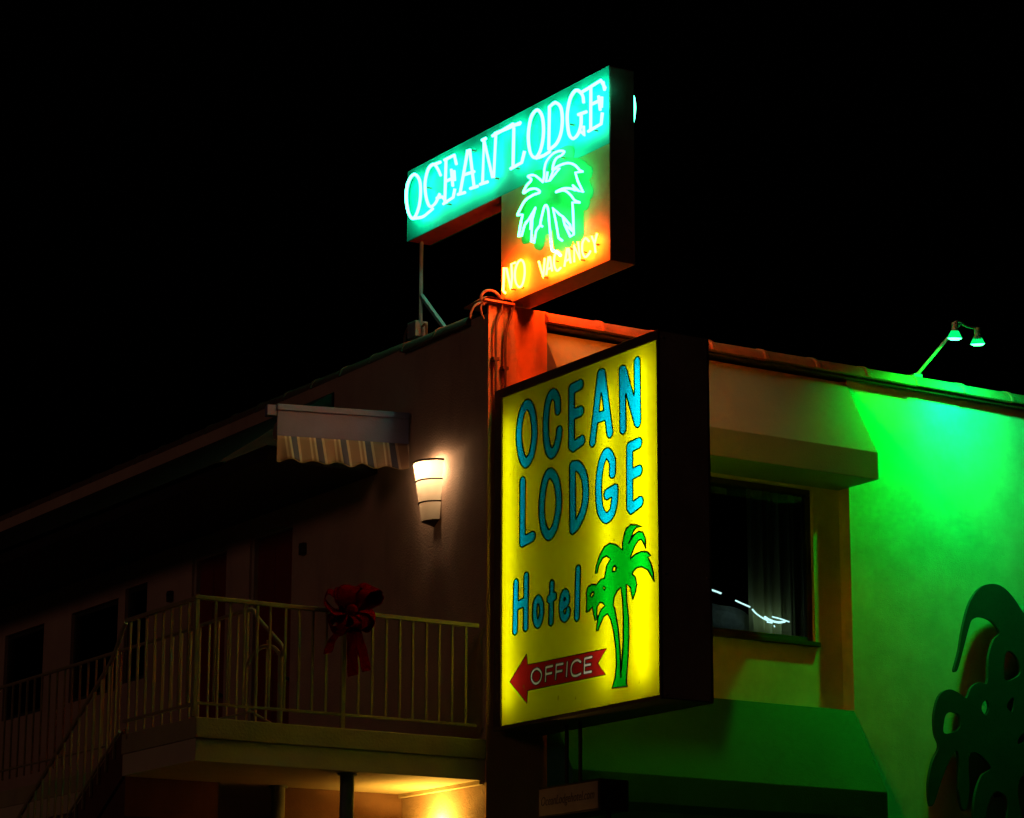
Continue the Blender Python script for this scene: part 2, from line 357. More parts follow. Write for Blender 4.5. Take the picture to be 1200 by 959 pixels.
NEON = [('O',[(1,1,[(-1.651,5.651),(-1.57,5.567),(-1.548,5.447),(-1.572,5.314),(-1.642,5.225),(-1.709,5.221),(-1.783,5.307),(-1.825,5.459),(-1.806,5.582),(-1.735,5.652)]),(1,0,[(-1.701,5.216),(-1.51,5.181),(-1.391,5.196),(-1.309,5.212)])]),('C',[(1,0,[(-1.169,5.509),(-1.222,5.585),(-1.299,5.657),(-1.4,5.641),(-1.46,5.537),(-1.457,5.422),(-1.417,5.31),(-1.357,5.244),(-1.263,5.256),(-1.183,5.328)]),(0,0,[(-1.294,5.653),(-1.176,5.645)]),(0,0,[(-1.241,5.3),(-1.135,5.284),(-1.053,5.206)])]),('E',[(0,0,[(-1.071,5.64),(-1.088,5.206)]),(0,0,[(-1.102,5.644),(-0.917,5.642),(-0.878,5.538)]),(0,0,[(-1.068,5.422),(-0.964,5.419)]),(0,0,[(-0.972,5.515),(-0.94,5.337)]),(0,0,[(-1.118,5.207),(-0.933,5.223),(-0.902,5.302)]),(0,0,[(-0.919,5.487),(-0.906,5.384)])]),('A',[(0,0,[(-0.805,5.232),(-0.67,5.622),(-0.636,5.616),(-0.552,5.224)]),(0,0,[(-0.746,5.395),(-0.549,5.374)]),(0,0,[(-0.846,5.228),(-0.714,5.213)]),(0,0,[(-0.624,5.226),(-0.485,5.212)])]),('N',[(0,0,[(-0.4,5.217),(-0.378,5.637),(-0.224,5.225),(-0.202,5.219),(-0.168,5.634)]),(0,0,[(-0.445,5.219),(-0.307,5.206)]),(0,0,[(-0.411,5.644),(-0.345,5.643)]),(0,0,[(-0.227,5.634),(-0.08,5.636),(0.137,5.645)])]),('L',[(0,0,[(0.147,5.606),(0.134,5.225)]),(0,0,[(-0.184,5.644),(0.057,5.629),(0.261,5.621)]),(0,0,[(0.121,5.634),(0.25,5.612)]),(0,0,[(0.091,5.222),(0.284,5.228),(0.332,5.325)])]),('O',[(1,1,[(0.547,5.658),(0.627,5.575),(0.652,5.448),(0.637,5.333),(0.59,5.245),(0.516,5.209),(0.436,5.271),(0.398,5.402),(0.404,5.52),(0.452,5.627)]),(0,0,[(0.527,5.201),(0.642,5.191)])]),('D',[(0,0,[(0.75,5.627),(0.739,5.22)]),(1,0,[(0.75,5.627),(0.849,5.637),(0.937,5.565),(0.963,5.439),(0.937,5.317),(0.865,5.243),(0.745,5.218)]),(0,0,[(0.642,5.189),(0.756,5.198)])]),('G',[(1,0,[(1.309,5.498),(1.289,5.576),(1.195,5.65),(1.1,5.61),(1.049,5.496),(1.047,5.379),(1.077,5.264),(1.143,5.21),(1.22,5.234),(1.264,5.303),(1.268,5.393)]),(0,0,[(1.22,5.412),(1.354,5.399)]),(0,0,[(1.262,5.606),(1.366,5.609)]),(0,0,[(1.264,5.239),(1.313,5.189),(1.308,5.278)])]),('E',[(0,0,[(1.425,5.605),(1.419,5.217)]),(0,0,[(1.381,5.61),(1.583,5.623),(1.651,5.53)]),(0,0,[(1.434,5.445),(1.539,5.442)]),(0,0,[(1.547,5.488),(1.571,5.349)]),(0,0,[(1.598,5.465),(1.591,5.368)]),(0,0,[(1.379,5.208),(1.584,5.218),(1.604,5.316)]),(0,0,[(1.618,5.598),(1.641,5.515)])])]
NPALM = [(1,0,[(0.642,4.941),(0.662,4.992),(0.667,5.062),(0.704,5.123),(0.797,5.161),(0.899,5.162),(0.991,5.133),(0.95,5.109),(0.869,5.106),(0.823,5.071),(0.801,5.013),(0.827,5.017),(0.94,5.021),(1.062,5.003),(1.162,4.956),(1.242,4.886)]),(0,0,[(1.242,4.886),(1.291,4.861),(1.172,4.883),(1.211,4.793),(1.296,4.666),(1.221,4.7),(1.131,4.775),(1.161,4.72)]),(1,0,[(1.181,4.718),(1.081,4.76),(0.97,4.788),(0.858,4.788),(0.99,4.767),(1.091,4.699),(1.161,4.628),(1.24,4.587)]),(0,0,[(1.24,4.587),(1.125,4.618),(1.136,4.501),(1.143,4.315),(1.089,4.311),(0.999,4.445),(0.969,4.528),(0.919,4.559),(0.807,4.653),(0.857,4.505),(0.898,4.349),(0.958,4.307)]),(1,0,[(0.632,4.524),(0.601,4.549),(0.615,4.604),(0.673,4.706),(0.724,4.669),(0.751,4.498),(0.776,4.34),(0.796,4.259),(0.857,4.232),(0.928,4.174)]),(1,0,[(0.642,4.941),(0.558,5.007),(0.485,5.051),(0.39,5.066),(0.447,5.016),(0.37,4.984),(0.313,4.928),(0.422,4.932),(0.527,4.909),(0.59,4.859),(0.465,4.863),(0.338,4.844),(0.254,4.783),(0.211,4.744)]),(0,0,[(0.211,4.744),(0.301,4.723),(0.265,4.637),(0.234,4.533),(0.286,4.527),(0.335,4.613),(0.402,4.649),(0.517,4.731),(0.465,4.632),(0.445,4.431),(0.497,4.406),(0.528,4.51),(0.601,4.549)]),(0,0,[(0.718,5.018),(0.694,4.931),(0.755,4.925),(0.919,4.997),(0.817,5.008),(0.755,4.931)]),(0,0,[(0.999,4.445),(1.12,4.356),(1.08,4.424),(0.969,4.528)]),(0,0,[(0.349,4.633),(0.444,4.661),(0.434,4.546)])]
VAC = [('N',[(0,0,[(-0.03,4.064),(-0.068,4.093),(-0.054,4.313),(-0.014,4.294),(0.064,4.08),(0.084,4.184),(0.071,4.315),(0.139,4.31)])]),('O',[(1,1,[(0.241,4.31),(0.289,4.256),(0.297,4.16),(0.259,4.075),(0.2,4.066),(0.144,4.131),(0.135,4.228),(0.179,4.298)])]),('V',[(0,0,[(0.534,4.223),(0.609,4.059),(0.634,4.228)])]),('A',[(0,0,[(0.658,4.066),(0.699,4.226),(0.719,4.221),(0.756,4.079)]),(0,0,[(0.666,4.115),(0.748,4.114)])]),('C',[(1,0,[(0.906,4.187),(0.849,4.239),(0.797,4.213),(0.789,4.131),(0.833,4.063),(0.898,4.075)])]),('A',[(0,0,[(0.954,4.07),(1.0,4.228),(1.024,4.222),(1.055,4.079)]),(0,0,[(0.972,4.118),(1.052,4.121)])]),('N',[(0,0,[(1.114,4.073),(1.112,4.225),(1.207,4.073),(1.176,4.241)])]),('C',[(1,0,[(1.349,4.204),(1.295,4.247),(1.247,4.218),(1.242,4.137),(1.286,4.076),(1.349,4.092),(1.372,4.113)])]),('Y',[(0,0,[(1.392,4.238),(1.435,4.159),(1.475,4.244)]),(0,0,[(1.435,4.159),(1.45,4.077)])])]
MURAL = [[(5.381,0.996),(5.451,1.187),(5.514,1.431),(5.612,1.681),(5.759,1.85),(5.919,1.904),(6.06,1.885),(6.197,1.789),(6.348,1.627),(6.575,1.526),(6.784,1.381),(6.915,1.147),(6.939,0.932),(6.837,1.06),(6.682,1.183),(6.539,1.198),(6.459,1.03),(6.469,0.896),(6.68,0.832),(6.816,0.68),(6.856,0.441),(6.824,0.199),(6.759,0.328),(6.659,0.455),(6.516,0.445),(6.453,0.281),(6.531,0.074),(6.555,-0.136),(6.491,-0.324),(6.43,-0.143),(6.315,0.008),(6.209,0.001),(6.148,-0.16),(6.187,-0.419),(6.185,-0.784),(6.182,-1.172),(5.802,-1.186),(5.873,-0.798),(5.995,-0.429),(6.005,-0.233),(5.904,-0.169),(5.816,-0.21),(5.733,-0.365),(5.695,-0.574),(5.606,-0.656),(5.571,-0.452),(5.591,-0.244),(5.687,-0.03),(5.812,0.056),(5.68,0.178),(5.56,0.191),(5.52,0.064),(5.526,-0.17),(5.476,-0.366),(5.416,-0.352),(5.39,-0.178),(5.402,0.108),(5.372,0.197),(5.265,0.074),(5.154,-0.14),(5.062,-0.338),(5.012,-0.34),(5.003,-0.149),(5.062,0.061),(5.153,0.222),(5.108,0.348),(5.105,0.53),(5.174,0.718),(5.296,0.793),(5.415,0.775),(5.526,0.723),(5.59,0.828),(5.696,0.895),(5.808,0.898),(5.833,1.139),(5.909,1.333),(5.99,1.415),(5.901,1.519),(5.762,1.553),(5.639,1.515),(5.589,1.425),(5.511,1.219),(5.425,1.0)],[(5.232,0.487),(5.269,0.555),(5.355,0.574),(5.432,0.541),(5.416,0.409),(5.226,0.357)],[(5.718,0.627),(5.739,0.694),(5.799,0.725),(5.816,0.647),(5.768,0.573)],[(6.044,1.157),(6.098,1.242),(6.184,1.209),(6.233,1.132),(6.238,1.012),(6.04,0.943)],[(6.051,0.678),(6.09,0.747),(6.151,0.773),(6.119,0.63)],[(6.173,0.316),(6.232,0.425),(6.341,0.486),(6.317,0.378)]]
CABLES = [[(0.051,-0.05,3.095),(0.049,-0.05,3.406),(0.051,-0.05,3.687),(0.075,-0.05,3.787),(0.111,-0.05,3.873),(0.102,-0.05,3.969),(0.037,-0.05,4.027),(-0.045,-0.05,4.031),(-0.104,-0.05,3.985),(-0.108,-0.05,3.928),(-0.081,-0.05,3.884)],[(0.151,-0.05,3.125),(0.15,-0.05,3.34),(0.152,-0.05,3.613),(0.176,-0.05,3.746),(0.213,-0.05,3.832),(0.231,-0.05,3.924),(0.203,-0.05,3.972),(0.139,-0.05,3.978)],[(0.019,-0.05,3.948),(-0.108,-0.05,3.908),(-0.181,-0.05,3.861),(-0.216,-0.05,3.799),(-0.225,-0.05,3.742)],[(-0.035,-0.05,3.931),(-0.108,-0.05,3.88),(-0.108,-0.05,3.816),(-0.08,-0.05,3.756)]]
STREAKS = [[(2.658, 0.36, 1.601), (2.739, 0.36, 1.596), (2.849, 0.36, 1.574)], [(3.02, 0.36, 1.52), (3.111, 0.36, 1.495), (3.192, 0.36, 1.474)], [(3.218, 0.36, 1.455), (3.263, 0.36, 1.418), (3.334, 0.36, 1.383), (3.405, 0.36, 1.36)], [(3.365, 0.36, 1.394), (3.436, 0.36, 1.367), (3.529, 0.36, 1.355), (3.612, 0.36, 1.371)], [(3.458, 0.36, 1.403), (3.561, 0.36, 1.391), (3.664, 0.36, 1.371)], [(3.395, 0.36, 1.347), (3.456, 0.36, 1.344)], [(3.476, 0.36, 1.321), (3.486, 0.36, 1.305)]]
# ------------------------------------------------------------------ the setting
def struct(o): o['kind'] = 'structure'; return o
struct(MB().add([(-400,-400,-4.70),(400,-400,-4.70),(400,400,-4.70),(-400,400,-4.70)], [(0,1,2,3)]).build('ground', M['asphalt']))
struct(MB().add([(-60,-13.5,-4.696),(60,-13.5,-4.696),(60,-3.2,-4.696),(-60,-3.2,-4.696)], [(0,1,2,3)]).build('road', M['asphalt']))
struct(MB().box(-60, 60, -3.2, 30, -4.69, -4.552).build('pavement', M['pave'], bevel=.02))

# ------------------------------------------------------------------ the motel building
B = thing('motel_building', 'two storey stucco motel corner with tiled parapet, window hoods and open balcony', 'building', (0, 0, -4.55))
ZT, GZ = 3.86, -4.55
# street side: right hand wall, the recessed bay with the window, the pilaster at the corner
MB().box(4.2, 16, .06, .30, GZ, 3.80).build('wall', M['white_stucco'], B, label='pale street wall under the green floodlights')
WX0, WX1, WZ0, WZ1 = 1.0, 3.875, 1.17, 2.68
RY = .225            # face of the recessed bay
w = MB()
w.box(.637, WX0, RY, .40, GZ, 3.80); w.box(WX1, 4.198, RY, .40, GZ, 3.80)
w.box(WX0, WX1, RY, .40, GZ, WZ0); w.box(WX0, WX1, RY, .40, WZ1, 3.80)
w.build('wall', M['white_stucco'], B, label='recessed bay wall round the upper window')
MB().box(0, .635, 0, .024, GZ, 3.94).build('pilaster', M['pilaster'], B)
MB().box(.2, .635, .0245, .36, GZ, 3.94).build('wall', M['stucco'], B)
# side wall with doors and windows
ops = [(3.73, 4.67, -.05, 2.54), (5.2, 6.02, -.05, 2.52), (7.14, 7.72, 1.35, 2.42), (7.9, 9.2, 1.3, 2.35), (10.0, 11.2, 1.3, 2.35)]
w = MB(); y = .0245
for y0, y1, z0, z1 in ops:
    w.box(0, .2, y, y0, GZ, 3.84); w.box(0, .2, y0, y1, GZ, z0); w.box(0, .2, y0, y1, z1, 3.84); y = y1
w.box(0, .2, y, 16, GZ, 3.84)
w.build('wall', M['stucco'], B, label='beige side wall along the walkway')
MB().box(.2, 16, .36, 16, 3.45, 3.55).build('roof', M['mortar'], B)
# plaster hoods over the upper and the lower window
def hood(zb, zf, zu, lab, mat='hood'):
    h = MB().prism([(.062, zb), (RY-.002, zb), (RY-.002, zu), (-.40, zu), (-.40, zf)], 0, .638, 4.197).build('window_hood', M[mat], B, bevel=.006)
    h['label'] = lab
hood(3.765, 2.975, 2.705, 'upper hood sloping out from under the coping')
hood(.515, -.305, -.56, 'lower teal hood over the ground floor window', 'teal_hood')
# window of the bay: frame, pane, sill
wf = MB()
wf.box(WX0, WX1, RY+.04, RY+.11, WZ1-.055, WZ1); wf.box(WX0, WX1, RY+.04, RY+.11, WZ0, WZ0+.05)
for x in (WX0, WX1-.05, (WX0+WX1)/2-.025-.25): wf.box(x, x+.05, RY+.04, RY+.11, WZ0+.05, WZ1-.055)
win = thing_part = wf.build('window', M['wframe'], B, bevel=.004)
MB().box(WX0+.05, WX1-.05, RY+.068, RY+.074, WZ0+.05, WZ1-.055).build('pane', M['glass'], win)
MB().box(WX0-.03, WX1+.035, RY-.04, RY+.04, WZ0-.045, WZ0).build('sill', M['wframe'], win, bevel=.006)
rm = MB(); X0, X1, Y1 = .7, 4.6, 2.6
rm.add([(X0,.41,.2),(X1,.41,.2),(X1,Y1,.2),(X0,Y1,.2),(X0,.41,3.2),(X1,.41,3.2),(X1,Y1,3.2),(X0,Y1,3.2)], [(0,1,2,3),(4,5,6,7),(2,3,7,6),(1,2,6,5),(0,3,7,4)])
rm.build('room', M['black'], B)
# coping tiles: short barrels that overlap
def barrel(mb, p0, p1, ry, rz, horizontal_axis, n=12, zl=0.):
    """half barrel from p0 to p1; flares a little at the far end"""
    vs = []; k = n+1
    for t, s in ((0, 1.), (.93, 1.05), (.935, 1.12), (1., 1.12)):
        c = Vector(p0).lerp(Vector(p1), t)
        for i in range(k):
            a = math.pi*i/n; h = math.cos(a)*ry*s; z = math.sin(a)*rz*s
            q = c.copy(); q.z += z
            q[horizontal_axis] += h
            vs.append(q)
    fs = [(r*k+i, r*k+i+1, (r+1)*k+i+1, (r+1)*k+i) for r in range(3) for i in range(n)]
    fs += [tuple(range(k)), tuple(range(3*k, 4*k)), (0, k-1, 2*k-1, k), (k, 2*k-1, 3*k-1, 2*k), (2*k, 3*k-1, 4*k-1, 3*k)]
    mb.add(vs, fs)
cp = MB(); x = .61
while x < 15:
    j = random.uniform(-.006, .006)
    barrel(cp, (x, .10+j, 3.832+j), (x+.64, .10+j, 3.828+j), .165, .125, 1); x += .63
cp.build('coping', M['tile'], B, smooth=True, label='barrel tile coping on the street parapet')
MB().box(.637, 15.9, -.012, .29, 3.802, 3.829).build('mortar_bed', M['mortar'], B)
cp = MB(); y = .30
for i in range(2):
    barrel(cp, (.07, y, 3.785), (.07, y+.6, 3.785), .13, .115, 0); y += .59
y = 1.62
while y < 15:
    barrel(cp, (.13, y, 3.835), (.13, y+.6, 3.835), .13, .115, 0); y += .6
cp.build('coping', M['shaded_tile'], B, smooth=True, label='tile coping on the side wall, coloured darker for its shade')
cp = MB()
cp.grid(lambda u, v: (-.095+.335*u, -.085+.37*v, 3.945+.045*math.sin(math.pi*min(1, max(0, u*1.1)))**.5*(1 if 0 < v < 1 else .55)+.006*math.sin(9*u+4*v)), 10, 6)
n0 = len(cp.v)
cp.grid(lambda u, v: (-.095+.335*u, -.085+.37*v, 3.925), 1, 1)
cp.box(-.09, .235, -.08, .28, 3.926, 3.946)
cp.build('cap_tile', M['tile'], B, smooth=True)
# balcony slab, its soffit, the brown wall and columns below
s = MB(); s.box(-2.83, -.003, 0, 1.45, -.225, -.05); s.box(-1.86, -.003, 1.45, 15, -.225, -.05)
s.build('balcony_slab', M['slab'], B, bevel=.01)
s = MB(); s.box(-2.812, -.004, .018, 1.45, -.41, -.2255); s.box(-1.85, -.004, 1.45, 15, -.41, -.2255)
s.build('slab_beam', M['soffit'], B)
MB().box(-.052, -.003, .03, 1.448, -.445, -.4105).build('ceiling_trim', M['soffit'], B, bevel=.004)
MB().box(-1.24, -.004, 1.45, 1.6, GZ, -.411).build('wall', M['brown'], B, label='dark brown wall under the balcony')
for cx, cy in ((-1.30, .16), (-1.315, 1.40)):
    c = MB().cyl((cx, cy, GZ), (cx, cy, -.412), .062, n=20)
    c.cyl((cx, cy, -.43), (cx, cy, -.4115), .085, n=20)
    c.build('column', M['column'], B, smooth=True)
# walkway eave further back, and an added slope that keeps the wall black
MB().prism([(-1.27, 2.83), (-.004, 3.70), (-.004, 2.845), (-1.2, 2.845)], 1, 2.9, 15).build('roof', M['eave'], B, label='added dark slope covering the wall above the walkway to keep it black')
MB().box(-1.2, -.003, 2.0, 15, 2.70, 2.84).build('eave', M['eave'], B, bevel=.01)
# doors
for (y0, y1, z0, z1), lab in zip(ops[:2], ('red brown door nearest the street', 'red brown door further along the walkway')):
    f = MB(); f.box(.03, .12, y0, y0+.05, z0, z1); f.box(.03, .12, y1-.05, y1, z0, z1); f.box(.03, .12, y0+.05, y1-.05, z1-.05, z1)
    d = MB().box(.075, .115, y0+.052, y1-.052, z0+.01, z1-.052)
    h = (z1-z0)
    for zz0, zz1 in ((.12, .42), (.5, .93)):
        for ya, yb in ((.12, .47), (.53, .88)):
            W = y1-y0
            d.box(.066, .0752, y0+W*ya, y0+W*yb, z0+h*zz0, z0+h*zz1)
    d = d.build('door', M['door'], B, bevel=.004, label=lab)
    f.build('frame', M['frame'], d)
    MB().cyl((.076, y0+.12, z0+1.0), (.02, y0+.12, z0+1.0), .018, n=10).sphere((.012, y0+.12, z0+1.0), .03, 6).build('handle', M['band'], d, smooth=True)
for y0, y1, z0, z1 in ops[2:]:
    f = MB(); f.box(.04, .1, y0, y1, z0, z0+.05); f.box(.04, .1, y0, y1, z1-.05, z1); f.box(.04, .1, y0, y0+.05, z0+.05, z1-.05); f.box(.04, .1, y1-.05, y1, z0+.05, z1-.05)
    f = f.build('window', M['wframe'], B)
    MB().box(.066, .072, y0+.05, y1-.05, z0+.05, z1-.05).build('pane', M['glass'], f)
    MB().box(.17, .19, y0+.001, y1-.001, z0+.001, z1-.001).build('blind', M['black'], f)

# curtain, and added shapes imitating reflections, behind the big window
cu = MB()
def fold(u, v):
    x = 3.25+.75*u; a = .030+.02*v
    return (x, .47+a*math.sin(x*46+1.5*math.sin(x*9))*.8+.012*math.sin(x*97), WZ1-.02-1.55*v)
cu.grid(fold, 150, 6)
tag(cu.build('curtain', M['curtain'], smooth=True), 'drab yellow curtain hanging in folds at the right of the dark window', 'curtain')
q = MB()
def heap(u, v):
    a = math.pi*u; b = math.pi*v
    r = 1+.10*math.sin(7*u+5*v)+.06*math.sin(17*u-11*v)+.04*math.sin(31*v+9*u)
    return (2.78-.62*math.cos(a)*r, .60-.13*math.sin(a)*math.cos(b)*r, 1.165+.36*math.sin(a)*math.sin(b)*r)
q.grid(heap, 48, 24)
tag(q.build('reflection_heap', M['reflected_grey'], smooth=True), 'rumpled grey heap added to imitate a blurred reflection low in the dark pane', 'reflection_heap')  # added shape behind the glass, stands in for a blurred reflection
st = thing('reflection_streak', 'added glowing strips imitating a broken pale cyan reflection low in the dark window', 'window reflection', STREAKS[3][1])  # glowing tubes added in place of light reflected in the pane
for k, p in enumerate(STREAKS): MB().tube(catmull(p, False, 4), (.009, .008, .008, .011, .007, .008, .006)[k], 8).build('reflection_segment', M['streak'], st, smooth=True)

# ------------------------------------------------------------------ railings
RG = 'cream metal railings of the balcony and stair'
rl = thing('balcony_railing', 'cream metal railing along the street edge of the balcony, red bow on it', 'railing', (-1.43, .03, -.05), group=RG)
MB().box(-2.855, -.075, .008, .052, .935, .972).build('top_rail', M['rail'], rl, bevel=.006)
MB().box(-2.81, -.09, .018, .042, .055, .08).build('bottom_rail', M['rail'], rl, bevel=.004)
for x in (-2.83, -1.431): MB().box(x-.019, x+.019, .011, .049, -.05, .935).build('post', M['rail'], rl, bevel=.004)
xs = [-2.653,-2.518,-2.382,-2.261,-2.14,-1.993,-1.862,-1.73,-1.598,-1.28,-1.144,-1.008,-.871,-.742,-.604,-.473,-.342,-.201]
for x in xs: MB().box(x-.010, x+.010, .020, .040, .08, .935).build('baluster', M['rail'], rl)
sl = thing('landing_railing', 'dim railing running back from the balcony corner post to the stair head', 'railing', (-2.83, .75, -.05), group=RG)
MB().box(-2.85, -2.81, .055, 1.42, .925, .96).build('top_rail', M['rail'], sl, bevel=.005)
MB().box(-2.842, -2.818, .055, 1.42, .045, .07).build('bottom_rail', M['rail'], sl)
for k in range(8):
    y = .18+.165*k; MB().box(-2.84, -2.82, y-.01, y+.01, -.10 if k == 7 else .07, .925).build('baluster', M['rail'], sl)
SL = -.62
tr = thing('stair_railing', 'dark stair railing sloping steeply down at the far left', 'railing', (-2.83, 1.46, -.05), group=RG)
MB().tube([(-2.83, 1.44, .93), (-2.83, 1.52, .86), (-2.83, 1.62, .72), (-2.83, 1.75, .60), (-2.83, 8.2, .60+SL*6.45)], .02, 8).build('handrail', M['rail'], tr, smooth=True)
MB().tube([(-2.83, 1.50, -.02), (-2.83, 8.2, -.02+SL*6.7)], .013, 8).build('bottom_rail', M['rail'], tr)
for k in range(40):
    y = 1.60+.155*k; zt = .70+SL*(y-1.6); MB().box(-2.84, -2.82, y-.01, y+.01, zt-.95, zt).build('baluster', M['rail'], tr)
gl = thing('guard_railing', 'inner guard railing of the stair opening with a curved handrail end', 'railing', (-1.85, .4, -.05), group=RG)
X = -1.86
MB().tube(catmull([(X,7.5,1.04),(X,3.,1.05),(X,1.3,1.07),(X,.93,1.06),(X,.82,.98),(X,.70,.90),(X,.42,.72),(X,.335,.655),(X,.33,.60),(X,.37,.585),(X,.44,.64),(X,.56,.69),(X,.73,.70),(X,.86,.66),(X,1.0,.58)], False, 5), .019, 8).build('handrail', M['rail'], gl, smooth=True)
MB().cyl((X, .36, -.05), (X, .36, .62), .026, n=12).build('newel_post', M['rail'], gl, smooth=True)
MB().tube([(X, .42, -.02), (X, .9, .16), (X, 7.5, .16)], .012, 8).build('bottom_rail', M['rail'], gl)
for k in range(34):
    y = .62+.19*k; MB().box(X-.009, X+.009, y-.009, y+.009, .06, 1.05 if y > .95 else .75).build('baluster', M['rail'], gl)
# the stair itself
sc = thing('staircase', 'dark enclosed flight of stairs going down beside the walkway', 'staircase', (-2.35, 1.46, -.3))
fl = MB(); pts = [(1.451, -.052)]; y, z = 1.451, -.052; dz = 4.498/26
for k in range(26):
    z -= dz; pts.append((y, z)); y += dz/.62; pts.append((y, z))
pts += [(y, -4.545), (y-.6, -4.545), (1.451, -.75)]
fl.prism(pts, 0, -2.78, -1.88).build('flight', M['stair'], sc)
MB().prism([(1.452, .0), (y, .0+SL*(y-1.452)), (y, -.42+SL*(y-1.452)), (1.452, -.42)], 0, -2.812, -2.782).build('stringer', M['stair'], sc)

# ------------------------------------------------------------------ red bow on the railing
bw = thing('ribbon_bow', 'large dark red ribbon bow tied to the balcony railing', 'bow', (-1.43, -.03, .96))
def ribbon(path, wv, wid, th=.006):
    P = catmull(path, False, 6); mb = MB(); vs = []; fs = []
    wv = Vector(wv).normalized()
    for i, p in enumerate(P):
        a = P[max(0, i-1)]; b = P[min(len(P)-1, i+1)]; t = (b-a).normalized(); n = t.cross(wv).normalized()
        k = wid*(1+.06*math.sin(i*1.3))/2
        for s1, s2 in ((-1, -1), (1, -1), (1, 1), (-1, 1)): vs.append(p+wv*(k*s1)+n*(th*.5*s2))
    for i in range(len(P)-1):
        for k in range(4): fs.append((i*4+k, i*4+(k+1) % 4, i*4+4+(k+1) % 4, i*4+4+k))
    fs += [(3, 2, 1, 0), tuple(len(vs)-4+k for k in range(4))]
    return mb.add(vs, fs)
C0 = Vector((-1.43, -.05, .95))
def loop(ax, az, ln, hh, wv, wid, dy=-.05, lab='loop'):
    d = Vector((ax, 0, az)).normalized(); nn = Vector((-d.z, 0, d.x)); 
    pth = [C0, C0+d*ln*.5+nn*hh*.9+Vector((0, dy, 0)), C0+d*ln*.95+nn*hh*.6+Vector((0, dy, 0)), C0+d*ln+Vector((0, dy*.7, 0)), C0+d*ln*.9-nn*hh*.6+Vector((0, dy*.4, 0)), C0+d*ln*.45-nn*hh*.5, C0+Vector((0, -.01, 0))]
    ribbon([tuple(p) for p in pth], wv, wid).build('loop', M['red'], bw, smooth=True)
loop(-1, .42, .27, .10, (.55, .9, .5), .17, -.06)
loop(1, .80, .31, .09, (-.5, .8, .45), .16, -.05)
loop(.1, 1, .20, .10, (1, .25, 0), .21, -.10)
loop(-.35, .9, .22, .08, (.9, .5, .3), .15, -.04)
loop(-.8, -.7, .25, .08, (.7, .7, -.6), .14, -.06)
loop(1, -.45, .24, .09, (.5, .8, .6), .17, -.05)
loop(.6, -.9, .18, .08, (.9, .3, .4), .15, -.09)
loop(-.1, -1, .15, .08, (1, .2, .1), .16, -.10)
MB().sphere((-1.43, -.11, .955), .055, 7, (1, .9, .9)).build('knot', M['red'], bw, smooth=True)
for dx, ln, tw in ((.16, .50, .02), (.03, .55, -.02), (-.22, .38, .02)):
    ribbon([(-1.43, -.09, .94), (-1.43+dx*.35, -.10, .94-ln*.35), (-1.43+dx*.8, -.085, .94-ln*.7), (-1.43+dx, -.095, .94-ln)], (1, tw*8, .3), .10).build('tail', M['red'], bw, smooth=True)

# ------------------------------------------------------------------ awning at the end of the walkway eave
ang = math.atan2(-.355, 1.23)     # local +x runs from the outer end to the wall end
aw = thing('striped_awning', 'folded awning with a plain front panel and scalloped striped valance', 'awning', (-1.232, 1.747, 2.86), ang)
LN = 1.262
MB().box(0, LN, -.02, .02, .012, .255).build('front_panel', M['panel'], aw, bevel=.004, local=True)
MB().box(-.004, LN+.004, -.035, .10, .255, .315).build('cassette', M['panel'], aw, bevel=.008, local=True)
MB().box(-.10, -.006, -.02, .09, .205, .305).build('arm_end', M['panel'], aw, bevel=.01, local=True)
MB().box(.02, LN-.02, .03, .34, .03, .20).build('fabric_roll', M['stripes'], aw, bevel=.06, local=True)
va = MB()
def vfn(u, v):
    x = LN*u; sc_ = .018*math.cos(2*math.pi*x/.232)+.006*math.sin(x*21)
    return (x, -.024-.03*v+.018*v*math.sin(x*2*math.pi/.26+.8)+.008*v*math.sin(x*37), .012-v*(.235+sc_+.012*u))
va.grid(vfn, 160, 8)
vo = va.build('valance', M['stripes'], aw, smooth=True, local=True)
md = vo.modifiers.new('thickness', 'SOLIDIFY'); md.thickness = .003
he = MB().tube([Vector(vfn(i/160, 1.0)) for i in range(161)], .004, 6).build('hem', M['rail'], vo, smooth=True, local=True)

# ------------------------------------------------------------------ wall lamps
def wall_lamp(label, y0, zb, zt, capped, power):
    lp = thing('wall_lamp', label, 'lamp', (-.02, y0, zb), group='half cone wall lamps on the side wall')
    H = zt-zb; r0, r1 = .125, .215
    def shell(u, v, ra, rb, za, zc, g=0):
        a = math.pi*(.5+(u-.5)*.91); r = ra+(rb-ra)*v+g
        return (-.036-math.sin(a)*r*.9, y0+math.cos(a)*r, za+(zc-za)*v)
    cuts = [0, .31, .68, 1.]
    for k in range(3):
        a, b = cuts[k], cuts[k+1]
        mb = MB(); mb.grid(lambda u, v: shell(u, v, r0+(r1-r0)*a, r0+(r1-r0)*b, zb+H*a+.004, zb+H*b-.004), 24, 4)
        mb.build('shade', M['shade'], lp, smooth=True)
    for t in cuts[1:]:
        r = r0+(r1-r0)*t
        pts = [shell(i/24, 0, r, r, zb+H*t, zb+H*t, .004) for i in range(25)]
        MB().tube(pts, .0075, 6).build('band', M['band'], lp, smooth=True)
    base = MB(); base.grid(lambda u, v: shell(u, 0, r0*v+.001, r0*v+.001, zb-.05*(1-v), zb-.05*(1-v)), 20, 4); base.build('base', M['band'], lp, smooth=True)
    if capped:
        c = MB(); pts = [shell(i/20, 0, r1+.006, r1+.006, zt, zt) for i in range(21)]
        c.prism([(p[0], p[1]) for p in pts], 2, zt+.002, zt+.012); c.build('cap', M['band'], lp)
    MB().box(-.03, -.002, y0-.05, y0+.05, zb+.02, zt-.05).build('backplate', M['band'], lp)
    MB().sphere((-.095, y0, zb+H*.90), .03, 8).build('bulb', power, lp, smooth=True)
    return lp
